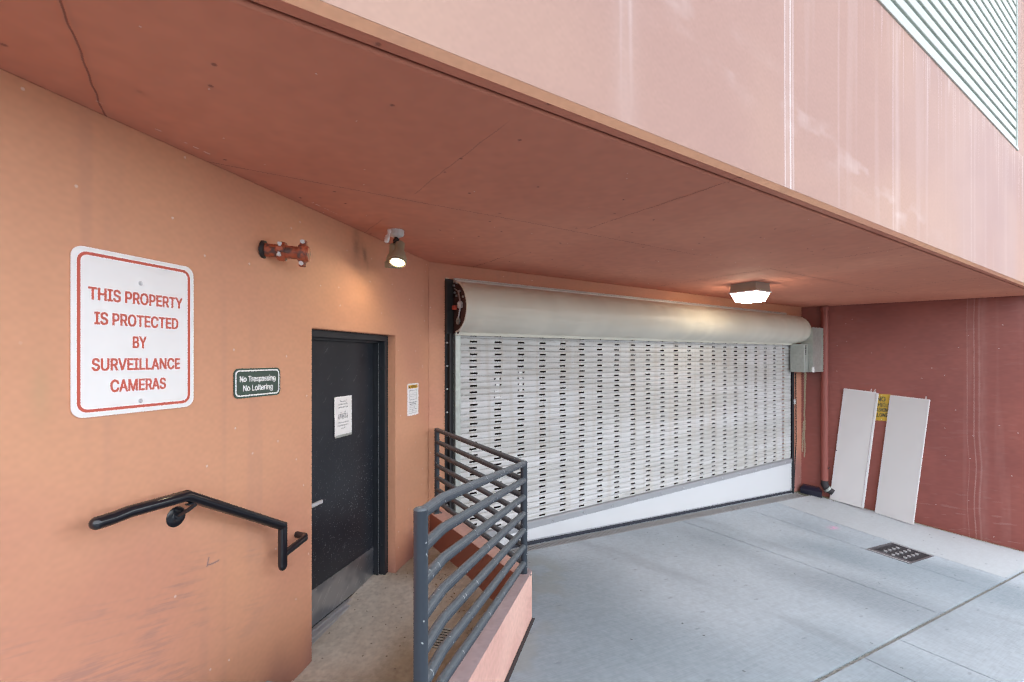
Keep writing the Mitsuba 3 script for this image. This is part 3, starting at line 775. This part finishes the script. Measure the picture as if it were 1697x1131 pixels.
# ------------------------------------------------------------------ small drain on the landing
tag('floor_drain', 'small square slotted drain in the sunken landing beside the kerb wall', 'drain')
dc = np.array([-0.53, -1.39]); da = -DL; db = NL
def drain_mesh(a0, a1, b0, b1, top, h):
    return sheet(sg.Polygon([tuple(dc + da * a + db * b) for a, b in ((a0, b0), (a1, b0), (a1, b1), (a0, b1))]), top, h, 1.0, landing_z)
add('floor_drain__frame', cat(drain_mesh(-0.10, 0.10, -0.08, -0.07, 0.006, 0.02), drain_mesh(-0.10, 0.10, 0.07, 0.08, 0.006, 0.02)), 'm_iron')
add('floor_drain__pit', drain_mesh(-0.10, 0.10, -0.07, 0.07, 0.0015, 0.01), 'm_dark')
for i in range(8):
    a = -0.095 + i * 0.026
    add(num('floor_drain__bar', i), drain_mesh(a, a + 0.012, -0.07, 0.07, 0.006, 0.004), 'm_galv')

# ------------------------------------------------------------------ door
tag('steel_door', 'black steel door with scuffed kick plate set into the salmon wall', 'door')
FO, LO = -0.070, -0.175                                  # frame face and door leaf behind the wall face
fx0, fx1, fz = -1.704, -0.656, 0.189
Zb = -2.05
add('steel_door__frame', onL(cat(box(fx0, fx0 + 0.05, Zb, fz - 0.05, FO - 0.15, FO, 0.002), box(fx1 - 0.05, fx1, Zb, fz - 0.05, FO - 0.15, FO, 0.002),
    box(fx0, fx1, fz - 0.05, fz, FO - 0.15, FO, 0.002), box(fx1 - 0.066, fx1 - 0.05, Zb, fz - 0.066, FO - 0.15, FO - 0.055), box(fx0 + 0.05, fx1 - 0.05, fz - 0.066, fz - 0.05, FO - 0.15, FO - 0.055))), 'm_frame')
add('steel_door__frame__edge', onL(cat(box(fx1 - 0.0655, fx1 - 0.0635, -1.90, fz - 0.068, FO - 0.0555, FO - 0.0535))), 'm_aluminium')
lx0, lx1, lz0, lz1 = fx0 + 0.052, fx1 - 0.052, -1.885, fz - 0.053
ang = 0.0
add('steel_door__leaf', onL(box(lx0, lx1, lz0, lz1, LO - 0.045, LO, 0.002)), 'm_door')
add('steel_door__kick_plate', onL(box(lx0 + 0.005, lx1 - 0.005, lz0 + 0.012, -1.62, LO + 0.0005, LO + 0.002)), 'm_kick')
for i, sx in enumerate(np.linspace(lx0 + 0.03, lx1 - 0.03, 6)):
    add(num('steel_door__kick_plate__screw', i), onL(place(lathe([(0, 0.002), (0.004, 0.0015), (0.006, 0)], 8), np.array([sx, -1.635, LO + 0.002]), [1, 0, 0], [0, 1, 0], [0, 0, 1.0])), 'm_steel')
hz = -1.00
add('steel_door__handle', onL(cat(box(lx0 + 0.052, lx0 + 0.078, hz - 0.012, hz + 0.012, LO, LO + 0.060, 0.003), box(lx0 + 0.052, lx0 + 0.185, hz - 0.013, hz + 0.013, LO + 0.0605, LO + 0.078, 0.004))), 'm_lever')
add('steel_door__handle__rose', onL(place(lathe([(0, 0.008), (0.030, 0.008), (0.034, 0.003), (0.034, 0)], 24), np.array([lx0 + 0.065, hz, LO]), [1, 0, 0], [0, 1, 0], [0, 0, 1.0])), 'm_lever', 40)
add('steel_door__lock_guard', onL(box(lx0 + 0.002, lx0 + 0.030, hz - 0.10, hz + 0.10, LO + 0.0005, LO + 0.004, 0.001)), 'm_frame')
add('steel_door__threshold', onL(cat(box(fx0 + 0.052, fx1 - 0.052, -1.99, -1.893, LO - 0.05, FO - 0.03, 0.006), box(fx0 + 0.053, fx1 - 0.053, -1.9, -1.886, LO - 0.03, LO + 0.03, 0.003))), 'm_aluminium')
for i, z in enumerate((-1.60, -0.85, -0.10)):
    add(num('steel_door__hinge_screw', i), onL(place(bolt([0, 0, 0], [-1, 0, 0], 0.009, 0.006), np.array([fx1 - 0.051, z, FO - 0.03]), [1, 0, 0], [0, 1, 0], [0, 0, 1.0])), 'm_frame')
# notice on the door leaf
tag('paper_notice', 'white printed paper notice taped to the black door', 'notice')
nx0, nx1, nz0, nz1 = -1.247, -1.030, -0.594, -0.297
pm = prism(sg.box(nx0, nz0, nx1, nz1), 0.0008); v, f = trimesh.remesh.subdivide_to_size(pm.vertices, pm.faces, 0.03)
pm = trimesh.Trimesh(v, f, process=False)
pm.vertices[:, 2] += LO + 0.003 + 0.004 * (1 - np.clip((pm.vertices[:, 0] - nx0) / 0.03, 0, 1)) * (pm.vertices[:, 1] < -0.45)
add('paper_notice__sheet', onL(pm), 'm_sign_white')
cxn = (nx0 + nx1) / 2
tl = text_lines(['There are 27', 'families that live', 'behind this door', 'Please do not use', 'our front porch as', 'a toilet'], cxn, [0.0125] * 6, [-0.340, -0.362, -0.384, -0.500, -0.522, -0.544], 0.0006, False, [0.09, 0.125, 0.12, 0.13, 0.135, 0.055])
ic = []
for i, (dx, hh, b) in enumerate(((-0.055, 0.035, 0), (-0.030, 0.045, 0.006), (-0.005, 0.040, -0.002), (0.022, 0.048, 0.006), (0.048, 0.036, 0.0))):
    ic.append(prism(sg.Point(cxn + dx, -0.470 + b + hh).buffer(0.006, quad_segs=4), 0.0006))
    ic.append(prism(sg.Polygon([(cxn + dx - 0.006, -0.470 + b), (cxn + dx + 0.006, -0.470 + b), (cxn + dx + 0.009, -0.470 + b + hh - 0.010), (cxn + dx - 0.009, -0.470 + b + hh - 0.010)]), 0.0006))
add_text('paper_notice__lettering', tl, LO + 0.0042, onL, 'm_grey_ink')
for i in range(5):
    m = cat(ic[2 * i], ic[2 * i + 1]); m.apply_translation([0, 0, LO + 0.0042]); add(num('paper_notice__pictogram', i), onL(m), 'm_grey_ink')
add('paper_notice__tape', onL(box(nx0 + 0.008, nx1 + 0.001, nz0 - 0.012, nz0 + 0.006, LO + 0.0045, LO + 0.0052)), 'm_galv')

# ------------------------------------------------------------------ signs on the plastered wall
def flat(poly, z0, d): return onL(place(prism(poly, d), np.array([0, 0, z0]), [1, 0, 0], [0, 1, 0], [0, 0, 1.0]))
tag('surveillance_sign', 'large white sign with red border and red lettering about surveillance cameras', 'sign')
a0, a1, b0, b1 = -3.0135, -2.5253, -0.228, 0.4215
add('surveillance_sign__plate', flat(rrect(a0, a1, b0, b1, 0.042), 0.004, 0.003), 'm_sign_white')
bo = rrect(a0 + 0.019, a1 - 0.019, b0 + 0.019, b1 - 0.019, 0.036)
add('surveillance_sign__border', flat(bo.difference(bo.buffer(-0.011)), 0.0071, 0.0006), 'm_sign_red')
cxs = (a0 + a1) / 2
tl = text_lines(['THIS PROPERTY', 'IS PROTECTED', 'BY', 'SURVEILLANCE', 'CAMERAS'], cxs, [0.046] * 5, [0.224, 0.130, 0.041, -0.050, -0.136], 0.0006, True, [0.375, 0.335, 0.054, 0.352, 0.222])
add_text('surveillance_sign__lettering', tl, 0.0072, onL, 'm_sign_red', 0.0013)
for i, z in enumerate((0.312, -0.182)):
    add(num('surveillance_sign__bolt', i), onL(place(lathe([(0, 0.006), (0.005, 0.006), (0.0065, 0.004), (0.009, 0.001), (0.009, 0)], 12), np.array([cxs + 0.004, z, 0.007]), [1, 0, 0], [0, 1, 0], [0, 0, 1.0])), 'm_steel')
tag('trespassing_sign', 'small dark green sign with white rim beside the black door', 'sign')
a0, a1, b0, b1 = -2.301, -1.981, -0.215, -0.058
add('trespassing_sign__plate', flat(rrect(a0, a1, b0, b1, 0.028), 0.003, 0.003), 'm_green')
bo = rrect(a0 + 0.0085, a1 - 0.0085, b0 + 0.0085, b1 - 0.0085, 0.024)
add('trespassing_sign__border', flat(bo.difference(bo.buffer(-0.0075)), 0.0061, 0.0005), 'm_sign_white')
tl = text_lines(['No Trespassing', 'No Loitering'], (a0 + a1) / 2, [0.030, 0.030], [-0.129, -0.178], 0.0005, True, [0.245, 0.205])
add_text('trespassing_sign__lettering', tl, 0.0062, onL, 'm_sign_white', 0.0008)
tag('warning_notice', 'white warning sticker with orange header between door and roller door', 'sign')
a0, a1, b0, b1 = -0.447, -0.233, -0.531, -0.238
add('warning_notice__sheet', flat(sg.box(a0, b0, a1, b1), 0.001, 0.001), 'm_sign_white')
add('warning_notice__header', flat(sg.box(a0 + 0.018, b1 - 0.045, a1 - 0.018, b1 - 0.014), 0.0021, 0.0004), 'm_orange')
tl = text_lines(['WARNING'], (a0 + a1) / 2 + 0.014, [0.021], [b1 - 0.040], 0.0004, True, [0.115])
tri = prism(sg.Polygon([(a0 + 0.026, b1 - 0.041), (a0 + 0.052, b1 - 0.041), (a0 + 0.039, b1 - 0.018)]), 0.0004)
add_text('warning_notice__lettering', tl, 0.0026, onL, 'm_ink')
tri.apply_translation([0, 0, 0.0026]); add('warning_notice__triangle', onL(tri), 'm_ink')
dgm = []
g0, g1, h0, h1 = a0 + 0.045, a1 - 0.040, b1 - 0.150, b1 - 0.062
sq = sg.box(g0, h0, g1, h1); dgm.append(prism(sq.difference(sq.buffer(-0.004, join_style=2)), 0.0003))
for q in (0.35, 0.52, 0.68): dgm.append(prism(sg.box(g0 + 0.004, h0 + q * (h1 - h0), g1 - 0.004, h0 + q * (h1 - h0) + 0.002), 0.0003))
for i, (w0, hh) in enumerate(((0.16, 0.007), (0.12, 0.007), (0.15, 0.003), (0.14, 0.003), (0.155, 0.003), (0.13, 0.003), (0.15, 0.003))):
    zz = b1 - 0.170 - 0.0165 * i
    dgm.append(prism(sg.box((a0 + a1) / 2 - w0 / 2, zz - hh, (a0 + a1) / 2 + w0 / 2, zz), 0.0003))
dg = cat(*dgm); dg.apply_translation([0, 0, 0.0021]); add('warning_notice__diagram', onL(dg), 'm_grey_ink')

# ------------------------------------------------------------------ handrail on the plastered wall
tag('hand_rail', 'glossy black wall handrail stepping down towards the door', 'handrail')
HO = 0.085
pts = [ptL(-2.985, -0.612, HO + 0.012), ptL(-2.935, -0.613, HO + 0.008), ptL(-2.87, -0.609, HO + 0.002), ptL(-2.624, -0.615, HO), ptL(-2.050, -0.950, HO), ptL(-2.050, -1.20, HO)]
add('hand_rail__tube', tube(pts[:5], 0.0245, 20), 'm_handrail', 40)
add('hand_rail__end_cap', place(trimesh.creation.icosphere(2, 0.0245), ptL(-2.985, -0.612, HO + 0.012), [1, 0, 0], [0, 1, 0], [0, 0, 1.0]), 'm_handrail', 60)
add('hand_rail__post', tube([ptL(-2.050, -0.935, HO), ptL(-2.050, -1.165, HO)], 0.0240, 20), 'm_handrail', 40)
add('hand_rail__post__foot', place(trimesh.creation.icosphere(2, 0.0235), ptL(-2.050, -1.172, HO), [1, 0, 0], [0, 1, 0], [0, 0, 1.3]), 'm_handrail', 60)
add('hand_rail__return', tube([ptL(-2.045, -1.115, HO), ptL(-1.875, -1.085, HO), ptL(-1.850, -1.083, HO * 0.75), ptL(-1.842, -1.083, 0.0)], 0.0195, 16), 'm_handrail', 40)
x, y, z = v3(DL), UP, v3(NL)
add('hand_rail__wall_bracket', place(lathe([(0, 0.015), (0.008, 0.015), (0.010, 0.010), (0.020, 0.011), (0.022, 0.008), (0.038, 0.007), (0.045, 0.003), (0.045, 0)], 28), ptL(-2.607, -0.722, 0.0), x, y, z), 'm_handrail', 40)
add('hand_rail__wall_bracket__arm', cat(tube([ptL(-2.605, -0.716, 0.008), ptL(-2.595, -0.695, 0.05), ptL(-2.585, -0.668, HO), ptL(-2.580, -0.655, HO)], 0.009, 10), onL(box(-2.625, -2.540, -0.660, -0.652, HO - 0.014, HO + 0.014, 0.003))), 'm_handrail', 40)

# ------------------------------------------------------------------ railing on the kerb wall
tag('pipe_railing', 'worn black pipe railing on the low pink kerb wall round the landing', 'railing')
pc = np.array([0.020, -1.610]); pf = np.array([0.058, -0.060])
pb = np.array([-1.100, -2.655]); pn = np.array([-1.262, -2.830])
SP, ZC, ZF, ZB, ZN = 0.1175, -0.750, -0.716, -0.545, -0.527
def post(i, p, z0, z1, r=0.0245):
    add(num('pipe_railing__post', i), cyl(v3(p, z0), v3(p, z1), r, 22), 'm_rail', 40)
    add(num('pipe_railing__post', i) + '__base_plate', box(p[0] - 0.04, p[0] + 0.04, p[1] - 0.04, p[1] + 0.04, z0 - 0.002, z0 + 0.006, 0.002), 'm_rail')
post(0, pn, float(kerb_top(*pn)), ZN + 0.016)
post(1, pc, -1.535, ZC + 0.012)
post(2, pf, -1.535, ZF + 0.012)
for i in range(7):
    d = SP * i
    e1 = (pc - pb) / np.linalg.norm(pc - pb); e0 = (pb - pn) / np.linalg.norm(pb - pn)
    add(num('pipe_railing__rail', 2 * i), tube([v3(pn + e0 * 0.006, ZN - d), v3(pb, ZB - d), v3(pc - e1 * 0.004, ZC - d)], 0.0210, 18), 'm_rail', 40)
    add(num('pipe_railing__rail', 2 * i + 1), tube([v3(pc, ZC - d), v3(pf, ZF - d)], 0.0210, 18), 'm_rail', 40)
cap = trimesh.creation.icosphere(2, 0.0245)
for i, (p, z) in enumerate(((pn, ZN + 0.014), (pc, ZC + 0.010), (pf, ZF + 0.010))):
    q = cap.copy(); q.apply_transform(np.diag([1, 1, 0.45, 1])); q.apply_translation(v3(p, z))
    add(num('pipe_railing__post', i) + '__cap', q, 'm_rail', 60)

# ------------------------------------------------------------------ fire pipe stub
tag('fire_pipe', 'rusty red fire pipe stub with grooved couplings sticking out of the wall', 'pipe')
P0 = ptL(-2.097, 0.604, 0.0)
dirp = np.array([0.930, -0.365, -0.06]); dirp /= np.linalg.norm(dirp)
ax, ay, az = axes(dirp)
def onP(m, t): return place(m, P0 + dirp * t, ax, ay, az)
rp = 0.036
add('fire_pipe__pipe', cyl(P0 - dirp * 0.05, P0 + dirp * 0.225, rp, 24), 'm_rust', 40)
add('fire_pipe__sleeve', onP(lathe([(rp + 0.002, 0.0), (0.050, -0.01), (0.050, 0.008), (rp + 0.002, 0.010)], 24), 0), 'm_dark', 40)
def coupling(i, t, bolt_axis):
    key = num('fire_pipe__coupling', i)
    add(key, onP(cat(lathe([(rp + 0.001, -0.020), (0.050, -0.020), (0.053, -0.012), (0.053, 0.012), (0.050, 0.020), (rp + 0.001, 0.020)], 26), *[box(-0.016, 0.016, sgn * 0.059 - 0.016, sgn * 0.059 + 0.016, -0.017, 0.017, 0.004) if bolt_axis else box(sgn * 0.059 - 0.016, sgn * 0.059 + 0.016, -0.016, 0.016, -0.017, 0.017, 0.004) for sgn in (-1, 1)]), t), 'm_rust', 30)
    for j, sgn in enumerate((-1, 1)):
        c = [0, sgn * 0.061, 0] if bolt_axis else [sgn * 0.061, 0, 0]
        d = [1.0, 0, 0] if bolt_axis else [0, 1.0, 0]
        b = cyl(np.array(c) - np.array(d) * 0.034, np.array(c) + np.array(d) * 0.034, 0.0075, 10)
        nut = cat(*[hull([np.array(c) + np.array(d) * sg2 * o + (np.roll(np.array([0, math.cos(t2), math.sin(t2)]), 0 if bolt_axis else 1) * 0.0125) for o in (0.026, 0.038) for t2 in np.arange(6) * math.pi / 3]) for sg2 in (-1, 1)])
        add(num(key + '__bolt', j), onP(cat(b, nut), t), 'm_grey_plastic', 30)
coupling(0, 0.095, False)
coupling(1, 0.205, True)
add('fire_pipe__end_cap', onP(lathe([(0, 0.0), (0.040, 0.0), (0.044, -0.006), (0.044, -0.014), (0, -0.014)], 24), 0.238), 'm_rust', 40)

# ------------------------------------------------------------------ lamps
tag('flood_light', 'twin floodlight with motion sensor on the ceiling above the door', 'light')
fc = np.array([-0.668, -0.922])
add('flood_light__base', place(lathe([(0, -0.052), (0.030, -0.052), (0.056, -0.040), (0.060, -0.034), (0.060, -0.001), (0, -0.001)], 30), v3(fc, CEIL), [1, 0, 0], [0, 1, 0], UP), 'm_grey_plastic', 40)
def head(i, at, aim, lit):
    """A cone-shaped lamp holder whose open end looks along aim; at = the middle of that end."""
    key = num('flood_light__lamp', i)
    x, y, z = axes(aim)
    sh = lathe([(0.058, -0.008), (0.061, 0.0), (0.063, 0.0), (0.063, -0.030), (0.046, -0.085), (0.034, -0.105), (0.033, -0.165), (0.020, -0.178), (0, -0.178)], 30)
    add(key, place(sh, at, x, y, z), 'm_lamp_shell', 30)
    top = at - z * 0.170
    add(key + '__knuckle', cat(tube([v3(fc, CEIL - 0.050), v3(fc, CEIL - 0.075) + 0.3 * (v3(top[:2]) - v3(fc)) , top], 0.011, 10), place(trimesh.creation.icosphere(2, 0.017), v3(fc, CEIL - 0.075) + 0.3 * (v3(top[:2]) - v3(fc)), [1, 0, 0], [0, 1, 0], UP)), 'm_dark', 40)
    bulb = place(lathe([(0.050, -0.010), (0.036, -0.003), (0.020, 0.001), (0, 0.002)], 26), at, x, y, z)
    add(key + '__rim', place(lathe([(0.048, -0.004), (0.060, -0.002), (0.064, 0.003), (0.060, 0.006), (0.050, 0.002), (0.048, -0.004)], 30), at, x, y, z), 'm_lamp_shell', 40)
    bulb.fix_normals()
    if (bulb.face_normals @ z).mean() < 0: bulb.invert()
    scene[key + '__bulb'] = mikit.ply(bulb, 'm_white', smooth=True, emitter={'type': 'area', 'radiance': rgb(*lit)})
FLOOD = (8.0, 6.6, 4.2)
tow = np.array([-CAM[0] * 0 + (CAM[0] - fc[0]), CAM[1] - fc[1]]); tow /= np.linalg.norm(tow); rt = np.array([tow[1], -tow[0]]) * -1
head(0, v3(fc + tow * 0.075 + rt * 0.012, 0.700), [tow[0] * 0.36 - rt[0] * 0.12, tow[1] * 0.36 - rt[1] * 0.12, -0.93], FLOOD)
head(1, v3(fc - tow * 0.075 - rt * 0.02, 0.690), [-tow[0] * 0.28 - 0.05, -tow[1] * 0.28 - 0.05, -0.94], [0.09 * q for q in FLOOD])
sp = v3(fc - DL * 0.095, CEIL - 0.030)
add('flood_light__sensor', cat(place(trimesh.creation.icosphere(2, 0.016), sp, [1, 0, 0], [0, 1, 0], UP), tube([sp, sp - v3(DL) * 0.012 + np.array([0, 0, -0.035])], 0.010, 10),
    place(box(-0.014, 0.014, -0.014, 0.014, -0.048, 0.012, 0.004), sp - v3(DL) * 0.022 + np.array([0, 0, -0.048]), v3(NL), *(lambda a: (np.cross(a, v3(NL)), a))((v3(DL) * 0.45 + UP) / np.linalg.norm(v3(DL) * 0.45 + UP)))), 'm_white', 40)

tag('ceiling_light', 'square ceiling light with glowing lens above the right part of the roller door', 'light')
lc = np.array([4.03, -1.00])
def frustum(h0, z0, h1, z1, c=0.0): return hull([[lc[0] + sx * h, lc[1] + sy * h, z] for h, z in ((h0, z0), (h1, z1)) for sx in (-1, 1) for sy in (-1, 1)])
add('ceiling_light__housing', frustum(0.165, CEIL - 0.001, 0.170, CEIL - 0.105), 'm_bronze')
add('ceiling_light__rim', frustum(0.183, CEIL - 0.1055, 0.183, CEIL - 0.122), 'm_grey_plastic')
lens = frustum(0.168, CEIL - 0.1225, 0.125, CEIL - 0.235)
LAMP = (1.5, 1.28, 0.95)
scene['ceiling_light__lens'] = mikit.ply(lens, 'm_white', emitter={'type': 'area', 'radiance': rgb(*LAMP)})

# ------------------------------------------------------------------ louvre in the street wall
tag('wall_louver', 'pale green slatted louvre high in the pink street wall', 'louvre')
LX0, LX1, LZ0 = -2.4, 6.72, 2.617
add('wall_louver__frame', cat(box(LX0, LX1, FACE_Y - 0.012, FACE_Y + 0.15, LZ0 + 0.0005, LZ0 + 0.035, 0.003), box(LX1 - 0.03, LX1 - 0.001, FACE_Y - 0.006, FACE_Y + 0.15, LZ0 + 0.0355, 5.69)), 'm_louver')
add('wall_louver__backing', box(LX0, LX1 - 0.031, FACE_Y + 0.152, FACE_Y + 0.16, LZ0 + 0.036, 5.69), 'm_void')
front = cat(hull([[x, y, z] for x in (LX0, LX1 - 0.032) for y, z in ((0.0, 0.004), (0.004, 0.0), (0.0, 0.080), (0.012, 0.088), (0.05, 0.0), (0.05, 0.088))]),
            hull([[x, y, z] for x in (LX0, LX1 - 0.032) for y, z in ((0.036, 0.0885), (0.05, 0.0885), (0.036, 0.119), (0.05, 0.119))]))
lply = mikit.ply(front, 'm_louver')
for i in range(25):
    scene[num('wall_louver__slat', i)] = {**lply, 'to_world': T().translate([0, FACE_Y + 0.004, LZ0 + 0.040 + 0.1195 * i])}

# ------------------------------------------------------------------ leaves and dirt
rng = np.random.default_rng(11)
lv = []
def leaf(x, y, z, s):
    m = trimesh.Trimesh([[-s, 0, 0], [0, -s * .45, s * .15], [s, 0, 0.0], [0, s * .45, s * .15]], [[0, 1, 2], [0, 2, 3]], process=False)
    m.apply_transform(trimesh.transformations.euler_matrix(rng.uniform(-.5, .5), rng.uniform(-.5, .5), rng.uniform(0, 6.28)))
    m.apply_translation([x, y, z + s * .3]); return m
for i in range(170):
    r, o = rng.uniform(0.0, 0.55), abs(rng.normal(0, 0.10)) + 0.012
    q = R0 + DR * r + NR * o
    if q[1] < -0.03: lv.append(leaf(q[0], q[1], float(ground_z(*q)), rng.uniform(0.006, 0.018)))
for i in range(150):
    r, o = rng.uniform(0.55, 3.0), abs(rng.normal(0, 0.025)) + 0.01
    q = R0 + DR * r + NR * o
    lv.append(leaf(q[0], q[1], float(ground_z(*q)), rng.uniform(0.004, 0.011)))
for i in range(150):
    t, o = rng.uniform(0.05, 1.5), abs(rng.normal(0, 0.12)) + 0.03
    q = np.array([-0.10 - o - 0.02 * t, -t])
    if q @ NL > 0.02: lv.append(leaf(q[0], q[1], float(landing_z(*q)), rng.uniform(0.004, 0.014)))
add('leaf_litter', cat(*lv), 'm_leaf', label='dry leaves and grit swept into the corners', cat='leaves', kind='stuff')
